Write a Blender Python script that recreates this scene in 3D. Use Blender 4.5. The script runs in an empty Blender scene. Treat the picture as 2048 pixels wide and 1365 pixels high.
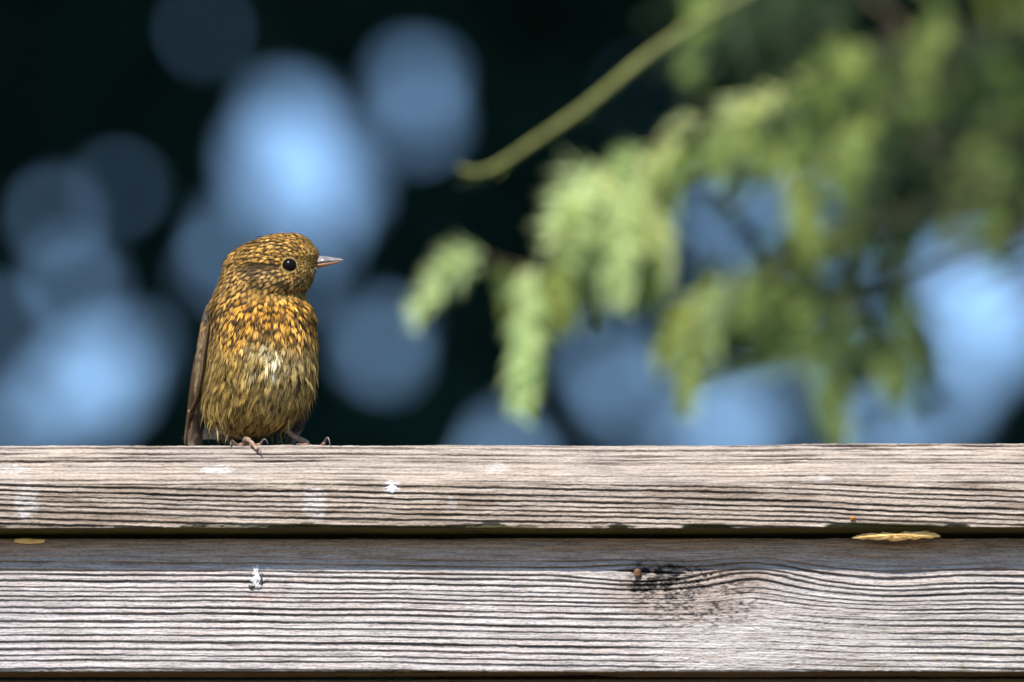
import bpy, math, random
import numpy as np
from mathutils import Vector, Matrix

R = math.radians
rng = np.random.default_rng(7)
random.seed(7)
scene = bpy.context.scene
COL = scene.collection

# ------------------------------------------------------------------ camera
D, PITCH, S = 4.0, R(11.0), 0.0002          # focus distance, upward tilt, metres per photo pixel at focus
ZT = 2.04
cam_d = bpy.data.cameras.new('camera'); cam = bpy.data.objects.new('camera', cam_d); COL.objects.link(cam)
CAM = Vector((0, -D*math.cos(PITCH), ZT - D*math.sin(PITCH)))
cam.location = CAM
cam.rotation_euler = (math.pi/2 + PITCH, 0, 0)
cam_d.sensor_width = 36; cam_d.lens = 36*D/(2048*S)
cam_d.clip_start = 0.1; cam_d.clip_end = 3000
cam_d.dof.use_dof = True; cam_d.dof.focus_distance = D - 0.004
cam_d.dof.aperture_fstop = cam_d.lens/50.0
scene.camera = cam

# ------------------------------------------------------------------ sky, sun, exposure
SUN_EL, SUN_AZ = R(50), R(18)               # azimuth: degrees to the left of straight behind the camera
world = bpy.data.worlds.new('World'); scene.world = world; world.use_nodes = True
wn = world.node_tree; bg = wn.nodes['Background']
sky = wn.nodes.new('ShaderNodeTexSky'); sky.sky_type = 'NISHITA'; sky.sun_disc = False
sky.dust_density = 0.2; sky.ozone_density = 5.0; sky.air_density = 1.0
sky.sun_elevation = SUN_EL; sky.sun_rotation = math.pi + SUN_AZ
tintn = wn.nodes.new('ShaderNodeMix'); tintn.data_type = 'RGBA'; tintn.blend_type = 'MULTIPLY'; tintn.inputs[0].default_value = 1.0
tintn.inputs[7].default_value = (0.92, 0.97, 1.0, 1)          # a clear, slightly deeper blue day
wn.links.new(sky.outputs[0], tintn.inputs[6]); wn.links.new(tintn.outputs[2], bg.inputs[0]); bg.inputs[1].default_value = 0.15
TO_SUN = Vector((-math.sin(SUN_AZ)*math.cos(SUN_EL), -math.cos(SUN_AZ)*math.cos(SUN_EL), math.sin(SUN_EL)))
sun_d = bpy.data.lights.new('sun', 'SUN'); sun = bpy.data.objects.new('sun', sun_d); COL.objects.link(sun)
sun_d.energy = 4.7; sun_d.angle = R(0.53); sun_d.color = (1.0, 0.95, 0.87)
sun.rotation_euler = TO_SUN.to_track_quat('Z', 'Y').to_euler(); sun.location = (-4, -12, 14)
scene.view_settings.view_transform = 'Standard'; scene.view_settings.look = 'None'
scene.view_settings.exposure = 0.68; scene.view_settings.gamma = 1.0
scene.view_settings.use_curve_mapping = False
scene.render.engine = 'CYCLES'
scene.cycles.use_denoising = True
scene.cycles.max_bounces = 6

RIGHT = Vector((1, 0, 0)); FWD = Vector((0, math.cos(PITCH), math.sin(PITCH))); UP = Vector((0, -math.sin(PITCH), math.cos(PITCH)))
def at(px, py, Y):
    """point on the vertical plane y = Y that the photograph shows at (px, py)"""
    d = FWD*D + RIGHT*((px - 1024)*S) - UP*((py - 682.5)*S)
    t = (Y - CAM.y)/d.y
    return CAM + d*t
def zrow(py, Y): return at(1024, py, Y).z
def project(P):
    P = np.asarray(P) - np.array(CAM)
    f = P @ np.array(FWD); u = P @ np.array(UP)
    return 1024 + P[:, 0]/f*D/S, 682.5 - u/f*D/S

# ------------------------------------------------------------------ helpers
def smooth(a, b, x):
    t = np.clip((x - a)/(b - a), 0, 1); return t*t*(3 - 2*t)
def vnoise(x, y, seed=0):
    """value noise on arrays, about -1..1"""
    r = np.random.default_rng(seed); T = r.uniform(-1, 1, (256, 256))
    xi = np.floor(x).astype(int); yi = np.floor(y).astype(int); fx = x - xi; fy = y - yi
    fx = fx*fx*(3 - 2*fx); fy = fy*fy*(3 - 2*fy)
    a = T[yi & 255, xi & 255]; b = T[yi & 255, (xi+1) & 255]; c = T[(yi+1) & 255, xi & 255]; d = T[(yi+1) & 255, (xi+1) & 255]
    return (a*(1-fx) + b*fx)*(1-fy) + (c*(1-fx) + d*fx)*fy
def fbm(x, y, seed=0, o=4):
    s = 0; a = 1; n = 0
    for k in range(o):
        s = s + a*vnoise(x*2**k + 17*k, y*2**k + 5*k, seed + k); n += a; a *= 0.55
    return s/n
def mesh_np(name, V, F, cols=None, smooth_sh=True):
    V = np.asarray(V, dtype=np.float32); F = np.asarray(F, dtype=np.int32)
    me = bpy.data.meshes.new(name); k = F.shape[1]
    me.vertices.add(len(V)); me.vertices.foreach_set('co', V.ravel())
    me.loops.add(F.size); me.loops.foreach_set('vertex_index', F.ravel())
    me.polygons.add(len(F)); me.polygons.foreach_set('loop_start', np.arange(0, F.size, k, dtype=np.int32))
    me.polygons.foreach_set('loop_total', np.full(len(F), k, dtype=np.int32))
    me.polygons.foreach_set('use_smooth', np.full(len(F), smooth_sh))
    me.update(calc_edges=True)
    if cols is not None:
        ca = me.color_attributes.new('tint', 'FLOAT_COLOR', 'POINT')
        c = np.ones((len(V), 4), dtype=np.float32); c[:, :3] = cols
        ca.data.foreach_set('color', c.ravel())
    return me
def link(name, me, mat=None, parent=None):
    o = bpy.data.objects.new(name, me); COL.objects.link(o)
    if mat is not None and not me.materials: me.materials.append(mat)
    if parent is not None: o.parent = parent
    return o
def empty(name, loc=(0, 0, 0)):
    o = bpy.data.objects.new(name, None); COL.objects.link(o); o.location = loc; o.empty_display_size = 0.05
    return o
def tag(o, label, cat, group=None, kind=None):
    o['label'] = label; o['category'] = cat
    if group: o['group'] = group
    if kind: o['kind'] = kind
    return o
def put(o, parent):
    """parent with world position kept (parents here only carry a translation)"""
    o.parent = parent; o.location = o.location - parent.location
    return o
def grid_faces(nr, nc, wrap=False):
    i = np.arange(nr - 1)[:, None]*nc; m = nc if wrap else nc - 1
    j = np.arange(m)[None, :]; j2 = (j + 1) % nc
    return np.stack([(i + j), (i + j2), (i + nc + j2), (i + nc + j)], -1).reshape(-1, 4)
def tube(path, rad, n=8, cap=True):
    """swept tube along a polyline: V, F (quads)"""
    P = np.array([tuple(p) for p in path], dtype=float); rad = np.asarray(rad, dtype=float)
    T = np.gradient(P, axis=0); T /= np.linalg.norm(T, axis=1)[:, None] + 1e-12
    ref = np.array([0, 0, 1.0]) if abs(T[0][2]) < 0.9 else np.array([1.0, 0, 0])
    V = []
    for p, t, r in zip(P, T, rad):
        a = np.cross(t, ref); a /= np.linalg.norm(a) + 1e-12; b = np.cross(a, t)
        th = np.linspace(0, 2*np.pi, n, endpoint=False)
        V.append(p + r*(np.cos(th)[:, None]*a + np.sin(th)[:, None]*b))
    V = np.concatenate(V); F = grid_faces(len(P), n, True)
    if cap:
        for ring in (0, len(P) - 1):
            c = len(V); V = np.vstack([V, P[ring]]); k = np.arange(n)
            F = np.vstack([F, np.stack([ring*n + k, ring*n + (k+1) % n, np.full(n, c), np.full(n, c)], -1)])
    return V, F
def tube_mesh(name, path, rad, n=8):
    V, F = tube(path, rad, n)
    quads = F[F[:, 2] != F[:, 3]]; tris = F[F[:, 2] == F[:, 3]][:, :3]
    me = bpy.data.meshes.new(name); me.from_pydata(V.tolist(), [], quads.tolist() + tris.tolist())
    me.polygons.foreach_set('use_smooth', [True]*len(me.polygons)); me.update()
    return me
def spline(pts, n):
    """Catmull-Rom through points"""
    P = np.array([tuple(p) for p in pts], dtype=float); P = np.vstack([2*P[0]-P[1], P, 2*P[-1]-P[-2]])
    m = len(P) - 3; out = []
    for u in np.linspace(0, m - 1e-6, n):
        i = int(u); t = u - i; a, b, c, d = P[i:i+4]
        out.append(0.5*((2*b) + (c-a)*t + (2*a-5*b+4*c-d)*t*t + (3*b-a-3*c+d)*t**3))
    return np.array(out)

# ------------------------------------------------------------------ materials
def new_mat(name, rough=0.8, spec=0.3):
    m = bpy.data.materials.new(name); m.use_nodes = True
    b = m.node_tree.nodes['Principled BSDF']; b.inputs['Roughness'].default_value = rough
    b.inputs['Specular IOR Level'].default_value = spec
    return m, m.node_tree, b
def nd(nt, kind, **kw):
    n = nt.nodes.new(kind)
    for k, v in kw.items(): setattr(n, k, v)
    return n
def mix(nt, mode, fac, a, b):
    n = nt.nodes.new('ShaderNodeMix'); n.data_type = 'RGBA'; n.blend_type = mode
    for s, v in ((0, fac), (6, a), (7, b)):
        if hasattr(v, 'is_output'): nt.links.new(v, n.inputs[s])
        else: n.inputs[s].default_value = v
    return n.outputs[2]
def noise(nt, scale, detail=4, vec=None, rough=0.6):
    n = nt.nodes.new('ShaderNodeTexNoise'); n.inputs['Scale'].default_value = scale
    n.inputs['Detail'].default_value = detail; n.inputs['Roughness'].default_value = rough
    if vec is not None: nt.links.new(vec, n.inputs['Vector'])
    return n
def ramp(nt, src, stops):
    r = nt.nodes.new('ShaderNodeValToRGB'); e = r.color_ramp.elements
    while len(e) < len(stops): e.new(0.5)
    for el, (p, c) in zip(e, stops): el.position = p; el.color = (*c, 1)
    nt.links.new(src, r.inputs[0]); return r.outputs[0]
def coords(nt, scale):
    t = nt.nodes.new('ShaderNodeTexCoord'); m = nt.nodes.new('ShaderNodeMapping'); m.inputs['Scale'].default_value = scale
    nt.links.new(t.outputs['Object'], m.inputs[0]); return m.outputs[0]
def bump(nt, b, h, strength, dist):
    n = nt.nodes.new('ShaderNodeBump'); n.inputs['Strength'].default_value = strength; n.inputs['Distance'].default_value = dist
    nt.links.new(h, n.inputs['Height']); nt.links.new(n.outputs[0], b.inputs['Normal'])

def wood_mat(name, attr=True, base=(0.3, 0.25, 0.2)):
    m, nt, b = new_mat(name, 0.85, 0.2)
    fib = noise(nt, 1.0, 5, coords(nt, (70, 900, 1500)), 0.65)       # fibres run along the board
    fine = noise(nt, 1.0, 3, coords(nt, (600, 1800, 2400)), 0.6)
    c = ramp(nt, fib.outputs[0], [(0.28, (0.42, 0.37, 0.34)), (0.5, (0.86, 0.84, 0.83)), (0.66, (1.12, 1.1, 1.1))])
    c2 = ramp(nt, fine.outputs[0], [(0.3, (0.42, 0.38, 0.36)), (0.5, (1.05, 1.05, 1.05))])
    src = base + (1,)
    if attr:
        a = nd(nt, 'ShaderNodeAttribute', attribute_name='tint'); src = a.outputs[0]
    o = mix(nt, 'MULTIPLY', 1.0, src, c); o = mix(nt, 'MULTIPLY', 0.8, o, c2)
    nt.links.new(o, b.inputs['Base Color'])
    add = nd(nt, 'ShaderNodeMath', operation='ADD'); nt.links.new(fib.outputs[0], add.inputs[0]); nt.links.new(fine.outputs[0], add.inputs[1])
    bump(nt, b, add.outputs[0], 0.9, 0.0006)
    return m
def tint_mat(name, rough=0.8, spec=0.2, nscale=None, sheen=0.0, trans=0.0):
    m, nt, b = new_mat(name, rough, spec)
    a = nd(nt, 'ShaderNodeAttribute', attribute_name='tint'); src = a.outputs[0]
    if nscale:
        n = noise(nt, nscale, 3, coords(nt, (1, 1, 1)))
        src = mix(nt, 'MULTIPLY', 0.6, src, ramp(nt, n.outputs[0], [(0.3, (0.55, 0.5, 0.45)), (0.6, (1.15, 1.12, 1.1))]))
    nt.links.new(src, b.inputs['Base Color'])
    if sheen: b.inputs['Sheen Weight'].default_value = sheen
    return m
def flat_mat(name, c1, c2, scale, rough=0.7, spec=0.3, bstr=0.4, bdist=0.0005, detail=4):
    m, nt, b = new_mat(name, rough, spec)
    n = noise(nt, scale, detail, coords(nt, (1, 1, 1)))
    nt.links.new(ramp(nt, n.outputs[0], [(0.35, c1), (0.65, c2)]), b.inputs['Base Color'])
    if bstr: bump(nt, b, n.outputs[0], bstr, bdist)
    return m
def leaf_mat(name, c1, c2, trans=0.35, rough=0.5, scale=30, spec=0.3):
    m, nt, b = new_mat(name, rough, spec)
    n = noise(nt, scale, 3, coords(nt, (1, 1, 1)))
    inf = nd(nt, 'ShaderNodeObjectInfo')
    c = ramp(nt, n.outputs[0], [(0.35, c1), (0.65, c2)])
    var = ramp(nt, inf.outputs['Random'], [(0.0, (0.7, 0.78, 0.6)), (0.5, (1, 1, 1)), (1.0, (1.2, 1.08, 0.9))])
    c = mix(nt, 'MULTIPLY', 1.0, c, var)
    nt.links.new(c, b.inputs['Base Color'])
    if trans:
        tr = nd(nt, 'ShaderNodeBsdfTranslucent'); nt.links.new(c, tr.inputs[0])
        ms = nd(nt, 'ShaderNodeMixShader'); ms.inputs[0].default_value = trans
        nt.links.new(b.outputs[0], ms.inputs[1]); nt.links.new(tr.outputs[0], ms.inputs[2])
        nt.links.new(ms.outputs[0], nt.nodes['Material Output'].inputs[0])
    return m

M_WOOD = wood_mat('weathered_wood')
M_WOOD_PLAIN = wood_mat('plain_wood', False, (0.20, 0.14, 0.085))
M_NAIL = flat_mat('rusty_iron', (0.06, 0.025, 0.013), (0.22, 0.095, 0.042), 900, 0.75, 0.4)
M_CRUST = flat_mat('pale_crust', (0.72, 0.40, 0.12), (0.85, 0.56, 0.22), 260, 0.85, 0.2, 0.6, 0.0006)
M_DROP = flat_mat('dried_dropping', (0.40, 0.40, 0.40), (0.68, 0.68, 0.67), 700, 0.8, 0.3)
M_DROPD = flat_mat('dark_dropping', (0.02, 0.018, 0.015), (0.12, 0.11, 0.10), 900, 0.8, 0.3)
M_SEED = flat_mat('orange_speck', (0.35, 0.13, 0.02), (0.60, 0.28, 0.05), 900, 0.8, 0.2)
M_FEATHER = tint_mat('plumage_feather', 0.85, 0.08, 2500, 0.0)
M_SKIN = flat_mat('bird_underfeather', (0.05, 0.035, 0.015), (0.10, 0.07, 0.03), 600, 0.9, 0.1)
M_QUILL = tint_mat('flight_feather', 0.65, 0.25, 1800)
M_BEAK_U = flat_mat('upper_beak_horn', (0.15, 0.13, 0.125), (0.27, 0.235, 0.225), 350, 0.22, 0.5, 0.1)
M_BEAK_L = flat_mat('lower_beak_horn', (0.26, 0.12, 0.055), (0.38, 0.20, 0.11), 350, 0.32, 0.5, 0.1)
M_EYE, _nt, _b = new_mat('eye', 0.22, 0.12); _b.inputs['Base Color'].default_value = (0.004, 0.003, 0.003, 1)
M_LEG = flat_mat('leg_scale', (0.20, 0.10, 0.06), (0.40, 0.26, 0.18), 900, 0.45, 0.4, 0.5, 0.0004)
M_CLAW = flat_mat('claw_horn', (0.05, 0.035, 0.03), (0.16, 0.12, 0.10), 600, 0.3, 0.5, 0.0)
M_SHOOT = leaf_mat('young_needles', (0.55, 0.65, 0.26), (0.74, 0.82, 0.42), 0.3)
M_SHOOT2 = leaf_mat('green_needles', (0.26, 0.34, 0.08), (0.44, 0.52, 0.16), 0.35)
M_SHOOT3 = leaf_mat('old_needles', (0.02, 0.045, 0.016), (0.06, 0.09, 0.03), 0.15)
M_TWIG = flat_mat('twig_bark', (0.035, 0.026, 0.014), (0.08, 0.055, 0.028), 200, 0.8, 0.2)
M_GTWIG = flat_mat('green_twig', (0.12, 0.13, 0.035), (0.24, 0.24, 0.07), 200, 0.7, 0.2)
M_BARK = flat_mat('bark', (0.03, 0.024, 0.018), (0.10, 0.08, 0.06), 14, 0.9, 0.1, 1.0, 0.02)
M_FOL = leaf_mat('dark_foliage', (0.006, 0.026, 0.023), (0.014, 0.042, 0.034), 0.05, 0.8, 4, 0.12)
M_GROUND = flat_mat('lawn', (0.03, 0.05, 0.015), (0.06, 0.09, 0.025), 3, 0.95, 0.1, 0.6, 0.03, 8)

# ------------------------------------------------------------------ ground
n = 41; gx = np.linspace(-1, 1, n); gx = np.sign(gx)*np.abs(gx)**3*1500
GX, GY = np.meshgrid(gx, gx); GZ = 0.05*vnoise(GX*0.3, GY*0.3, 3) - 0.04
g = link('ground', mesh_np('ground', np.stack([GX, GY, GZ], -1).reshape(-1, 3), grid_faces(n, n)), M_GROUND)
g['kind'] = 'structure'

# unseen pale sheet before the fence, added to bounce warm sunlight up onto it
gx = np.linspace(-7, 7, 29); gy = np.linspace(-9, -0.35, 19); GX, GY = np.meshgrid(gx, gy)
GZ = 0.035 + 0.008*vnoise(GX*1.3, GY*1.3, 4)
bounce_sheet = link('path', mesh_np('path', np.stack([GX, GY, GZ], -1).reshape(-1, 3), grid_faces(19, 29)), flat_mat('bounce_gravel', (0.17, 0.135, 0.10), (0.27, 0.22, 0.165), 60, 0.95, 0.1, 0.6, 0.01, 8))
bounce_sheet['kind'] = 'structure'

# ------------------------------------------------------------------ fence
FY = -0.018                                   # cap front face
BY = -0.0060                                  # board front face
fence = empty('wooden_fence', (0, 0.02, 0))
tag(fence, 'weathered grey wooden fence with grooved cap rail and boards under the bird', 'fence')

def ring_table(seed, pitch, var, lo, hi):
    r = np.random.default_rng(seed); e = [lo]
    while e[-1] < hi: e.append(e[-1] + max(pitch*0.45, r.normal(pitch, var)))
    return np.array(e), r.uniform(0.55, 1.15, len(e) + 2)
def rings(q, tab, sharp=2.6):
    """saw-tooth grain: 0 on the proud late-wood ledge, 1 in the groove just below it"""
    e, amp = tab; i = np.clip(np.searchsorted(e, q) - 1, 0, len(e) - 2)
    w = e[i+1] - e[i]; d = q - e[i]; f = d/w
    fall = np.clip(1 - f, 0, 1)**1.25
    return fall*smooth(0, sharp, d)*amp[i], d, w, i
xs = np.concatenate([np.linspace(-2600, -240, 160, endpoint=False), np.linspace(-240, 2288, 1050, endpoint=False), np.linspace(2288, 4600, 160)])

# ---- cap rail
rows_top = np.concatenate([np.linspace(250, 6, 22), [3, 1.5]])           # flat top, pixels behind the ridge
rows_f = np.arange(0, 165, 0.72)                                         # bevel + front face, photo rows below 891
rows_u = np.array([0.8, 3, 7, 14, 24, 40, 80, 160, 250])                 # underside, pixels behind the front edge
nr = len(rows_top) + len(rows_f) + len(rows_u); nc = len(xs)
z_r = zrow(891, 0.0); z_b = zrow(966, FY); z_u = zrow(1056, FY)
X = np.tile(xs, (nr, 1)); Yp = np.zeros((nr, nc)); Zp = np.zeros((nr, nc)); NYp = np.zeros((nr, nc)); NZp = np.zeros((nr, nc)); Q = np.zeros((nr, nc))
k = 0
for t in rows_top:
    Yp[k] = t*S; Zp[k] = z_r - (t*S)*0.05; NZp[k] = 1; Q[k] = 891 - t; k += 1
for t in rows_f:
    a = float(smooth(62, 88, t)); c0 = float(smooth(0, 14, t))
    if t < 75: Yp[k] = FY*(t/75); Zp[k] = z_r + (z_b - z_r)*(t/75)
    else: Yp[k] = FY; Zp[k] = z_b + (z_u - z_b)*((t - 75)/90)
    ny, nz = -(0.72*(1-a) + a), 0.69*(1-a); ny *= c0*0.7 + 0.3; l = math.hypot(ny, nz)
    NYp[k] = ny/l; NZp[k] = nz/l; Q[k] = 891 + t; k += 1
for t in rows_u:
    Yp[k] = FY + t*S; Zp[k] = z_u; NZp[k] = -1; Q[k] = 1056 + t; k += 1
Xw = (X - 1024)*S
wave = 2.8*fbm(X/360, Q/300, 11) + 0.7*fbm(X/90, Q/90, 13)
qlow = Q - 0.026*X - wave*1.3 - 4*np.sin(X/330 + 0.6)
qtop = Q - 0.004*X - wave*0.55
tabL = ring_table(5, 11.8, 2.8, -300, 1400); tabT = ring_table(8, 7.5, 2.2, -300, 1400)
qlow = qlow + 1.1*fbm(X/16, Q/7, 15, 3); qtop = qtop + 0.7*fbm(X/14, Q/6, 16, 3)
gl, dl, wl, il = rings(qlow, tabL); gt, dt, wt, it = rings(qtop, tabT, 2.0)
isF = smooth(964, 972, Q + 3*fbm(X/150, Q/40, 21)); isU = (Q > 1056.5)
modL = 0.82 + 0.6*fbm(X/110, qlow/14, 31); modT = np.clip(0.75 + 0.9*fbm(X/140, qtop/8, 33), 0.05, 1.3)
wash = 1 - 0.55*np.exp(-((Q - 946)/17)**2)                               # worn smoother towards the bevel's lower half
hl = -gl*np.clip(modL, 0.3, 1.2)*8.5; ht = -gt*modT*wash*6.5
tabf = ring_table(9, 4.6, 1.3, -300, 1400); gf, df, wf, i_f = rings(qlow*isF + qtop*(1 - isF) + 0.6*fbm(X/30, Q/5, 17), tabf, 1.4)
modF = np.clip(0.45 + 1.1*fbm(X/55, Q/3.5, 35), 0, 1.2)
H = hl*isF + ht*(1 - isF) - gf*modF*1.7
H += 0.9*fbm(X/8, Q/3.2, 41)*(0.6 + 0.6*isF) + 1.1*fbm(X/40, Q/8, 43)
H = np.where(isU, 0.5*fbm(X/20, Q/6, 44), H)
edge_chip = np.clip(fbm(X/95, 0*X, 51, 3) - 0.12, 0, 1)*26 + np.where((X > 1690) & (X < 1880), 7*smooth(1690, 1720, X)*smooth(1880, 1850, X), 0) + np.where(X > 365, 5.0, 0)*np.where(X < 1000, 1, 0)
chip = smooth(1052 - edge_chip*0.55, 1056, Q)*np.clip(edge_chip, 0, 9)*(1 - isU)
H -= chip*0.9
lowf = 4.0*fbm(X/330, 0*X, 61, 2)                                        # the ridge line is not dead straight
Zoff = lowf*S*np.where(Q < 966, 1, 0.4)
V = np.stack([Xw, Yp + NYp*H*S, Zp + NZp*H*S + Zoff], -1)
# rail colours: bleached early wood, grooves darkened for dirt and painted shade, algae underneath, pale smears
warm = fbm(X/300, Q/45, 71); blot = fbm(X/60, Q/16, 73)
base = np.array([0.49, 0.41, 0.335])[None, None] + warm[..., None]*np.array([0.07, 0.055, 0.04]) + 0*X[..., None]
greyb = smooth(-0.1, 0.5, fbm(X/170, Q/30, 75))[..., None]
base = base*(1 - 0.35*greyb) + 0.35*greyb*np.array([0.36, 0.32, 0.29])
browner = (isF*smooth(-0.15, 0.45, fbm(X/120, qlow/9, 77) + 0.18*smooth(500, 0, X)))[..., None]
base = base*(1 - 0.62*browner) + 0.62*browner*np.array([0.20, 0.145, 0.10])
groove = np.clip(gf*np.exp(-df/1.6)*1.1*modF + gl*isF*np.exp(-dl/4.0)*2.3*np.clip(modL, 0, 1) + gt*(1 - isF)*np.exp(-dt/2.6)*3.0*modT*wash, 0, 1)[..., None]
base = base*(1 - groove) + groove*np.array([0.035, 0.022, 0.016])
def smear(cx, cy, rx, ry, seed, amt):
    d = ((X - cx)/rx)**2 + ((Q - cy)/ry)**2
    return (smooth(1.1, 0.35, d + 0.9*fbm(X/9, Q/7, seed))*amt)[..., None]
for (cx, cy, rx, ry, sd, am) in ((785, 974, 22, 14, 81, 0.9), (60, 1003, 26, 45, 82, 0.6), (632, 1008, 26, 42, 83, 0.55), (992, 935, 26, 14, 84, 0.4), (440, 940, 40, 10, 85, 0.6), (25, 938, 40, 10, 86, 0.55), (905, 1010, 12, 20, 87, 0.3), (1630, 960, 30, 10, 88, 0.4)):
    s = smear(cx, cy, rx, ry, sd, am); s = s*np.clip(0.75 + 0.9*fbm(X/7, Q/4, 95), 0, 1)[..., None]*(1 - 0.8*groove); base = base*(1 - s) + s*np.array([0.70, 0.69, 0.68])
algae = np.where(isU, 1.0, np.clip(chip/5, 0, 1)*0.9)[..., None]
base = base*(1 - algae) + algae*np.array([0.085, 0.075, 0.02])*(1 + 0.4*blot[..., None])
cap = link('cap_rail', mesh_np('cap_rail', V.reshape(-1, 3), grid_faces(nr, nc), np.clip(base, 0.005, 1).reshape(-1, 3)), M_WOOD)
cap['label'] = 'bevelled top rail with fine raised grain and chipped lower edge'
put(cap, fence)

# ---- upper board
Z1, Z2 = zrow(1077, BY), zrow(1343, BY)
rows_t = np.array([120, 60, 20, 6, 2]); rows_f = np.arange(0, 267, 0.85); rows_u = np.array([1.5, 5, 14, 40, 90])
nr = len(rows_t) + len(rows_f) + len(rows_u)
X = np.tile(xs, (nr, 1)); Yp = np.zeros((nr, nc)); Zp = np.zeros((nr, nc)); NYp = np.zeros((nr, nc)); NZp = np.zeros((nr, nc)); Q = np.zeros((nr, nc)); k = 0
for t in rows_t: Yp[k] = BY + t*S; Zp[k] = Z1; NZp[k] = 1; Q[k] = 1077 - t; k += 1
for t in rows_f:
    rnd = 5*math.exp(-t/3.0) + 4*math.exp(-(266 - t)/2.0)
    Yp[k] = BY + rnd*S; Zp[k] = Z1 + (Z2 - Z1)*t/266; NYp[k] = -1; Q[k] = 1077 + t; k += 1
for t in rows_u: Yp[k] = BY + t*S; Zp[k] = Z2 - 0.0003; NZp[k] = -1; Q[k] = 1343 + t; k += 1
Xw = (X - 1024)*S
KX, KY = 1275, 1146
dk = np.sqrt(((X - KX)/95)**2 + ((Q - KY)/30)**2)
warp = 0.018*np.clip(X - 500, 0, 3000) + 4*fbm(X/400, Q/220, 111) + 0.8*fbm(X/90, Q/60, 113)
warp += -24*np.exp(-((X - 1505)/95)**2)*np.exp(-np.abs(Q - 1150)/75) + 10*np.exp(-((X - 1760)/120)**2)*np.exp(-np.abs(Q - 1170)/80)
warp += np.sign(Q - KY)*11*np.exp(-dk**2*0.9)*np.clip(np.abs(Q - KY)/8, 0, 1)
q = Q - warp + 0.9*fbm(X/18, Q/8, 115, 3)
tabB = ring_table(23, 13.0, 2.8, 500, 1600)
gb, db, wb, ib = rings(q, tabB, 2.4)
fade = 1 - 0.86*np.exp(-((X - 1440)/150)**2)*smooth(1165, 1200, Q) - 0.55*np.exp(-((X - 1700)/170)**2)*smooth(1190, 1230, Q)
fade = np.clip(fade, 0.08, 1)*(1 - 0.5*smooth(1128, 1112, Q + 3*fbm(X/130, 0*X, 117)))
modB = np.clip(0.9 + 0.65*fbm(X/170, q/13, 131), 0.25, 1.3)
tabf = ring_table(29, 4.8, 1.4, 500, 1600); gf, df, wf, i_f = rings(q + 0.6*fbm(X/30, Q/5, 119), tabf, 1.4)
modF = np.clip(0.45 + 1.1*fbm(X/60, Q/3.5, 135), 0, 1.2)*(0.5 + 0.5*smooth(1118, 1130, Q))
H = -gb*modB*fade*7.6 - gf*modF*1.5
rough_area = np.clip(np.exp(-((X - 1470)/240)**2)*smooth(1150, 1190, Q) + 0.35, 0, 1)
H += 0.85*fbm(X/10, Q/3.4, 141)*(0.6 + rough_area) + 0.8*fbm(X/50, Q/9, 143)
crack = np.exp(-((Q - (KY - 3 + 0.05*(X - KX) + 1.2*fbm(X/18, 0*X, 151)))/1.7)**2)*smooth(1212, 1245, X)*smooth(1392, 1330, X)
H -= crack*7
pits = smooth(0.12, 0.4, fbm(X/7, Q/6, 161))*smooth(1.25, 0.5, ((X - 1335)/95)**2 + ((Q - 1163)/40)**2 + 0.5*fbm(X/30, Q/20, 163))
H -= pits*2.6
V = np.stack([Xw, Yp + NYp*H*S, Zp + NZp*H*S], -1)
warm = fbm(X/210, Q/26, 171); blot = fbm(X/45, Q/7, 173)
base = np.array([0.575, 0.53, 0.51])[None, None] + warm[..., None]*np.array([0.035, 0.05, 0.05]) + 0*X[..., None]
pink = smooth(0.18, 0.55, fbm(X/75, q/9, 175))[..., None]
base = base*(1 - 0.42*pink) + 0.42*pink*np.array([0.50, 0.39, 0.32])
sil = smooth(-0.1, 0.5, fbm(X/130, q/12, 176))[..., None]; base = base*(1 - 0.45*sil) + 0.45*sil*np.array([0.36, 0.335, 0.32])
greyr = (smooth(1250, 1700, X)*(0.55 + 0.45*fbm(X/90, Q/30, 177)))[..., None]
base = base*(1 - 0.40*greyr) + 0.40*greyr*np.array([0.33, 0.30, 0.27])
greyl = (smooth(250, -100, X)*0.35)[..., None]; base = base*(1 - greyl) + greyl*np.array([0.36, 0.34, 0.36])
yel = (smooth(0.25, 0.5, fbm(X/12, Q/5, 179))*smooth(1400, 1900, X)*smooth(1180, 1280, Q))[..., None]
base = base*(1 - 0.5*yel) + 0.5*yel*np.array([0.36, 0.33, 0.12])
groove = np.clip(gf*np.exp(-df/1.6)*0.9*modF + gb*np.exp(-db/3.2)*2.0*modB*fade, 0, 1)[..., None]
base = base*(1 - groove) + groove*np.array([0.06, 0.032, 0.030])
knot = np.clip(smooth(1.0, 0.15, ((X - 1300)/78)**2 + ((Q - 1152)/34)**2 + 1.1*fbm(X/22, Q/9, 183)), 0, 1)*0.93
speck = smooth(0.05, 0.3, fbm(X/10, Q/4.5, 185))*smooth(1.35, 0.3, ((X - 1395)/130)**2 + ((Q - 1195)/70)**2)*0.8
kk = np.clip(knot*smooth(-0.45, 0.1, fbm(X/14, Q/6, 187)) + speck + crack + 0.6*pits, 0, 1)[..., None]
halo = (0.55*smooth(1.3, 0.1, ((X - 1380)/190)**2 + ((Q - 1180)/75)**2 + 0.7*fbm(X/60, Q/14, 189)))[..., None]; base = base*(1 - halo) + halo*np.array([0.27, 0.20, 0.14])
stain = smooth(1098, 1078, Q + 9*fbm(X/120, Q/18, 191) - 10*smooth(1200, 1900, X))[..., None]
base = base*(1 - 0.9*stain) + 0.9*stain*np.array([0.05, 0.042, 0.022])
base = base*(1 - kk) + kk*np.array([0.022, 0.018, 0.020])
shade_brn = (np.clip(smooth(1165, 1085, Q + 14*fbm(X/90, Q/9, 193))*(0.75 + 0.45*fbm(X/110, q/7, 195)), 0, 0.95))[..., None]      # brown tint painted along the rail's shadow band to warm it
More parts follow.
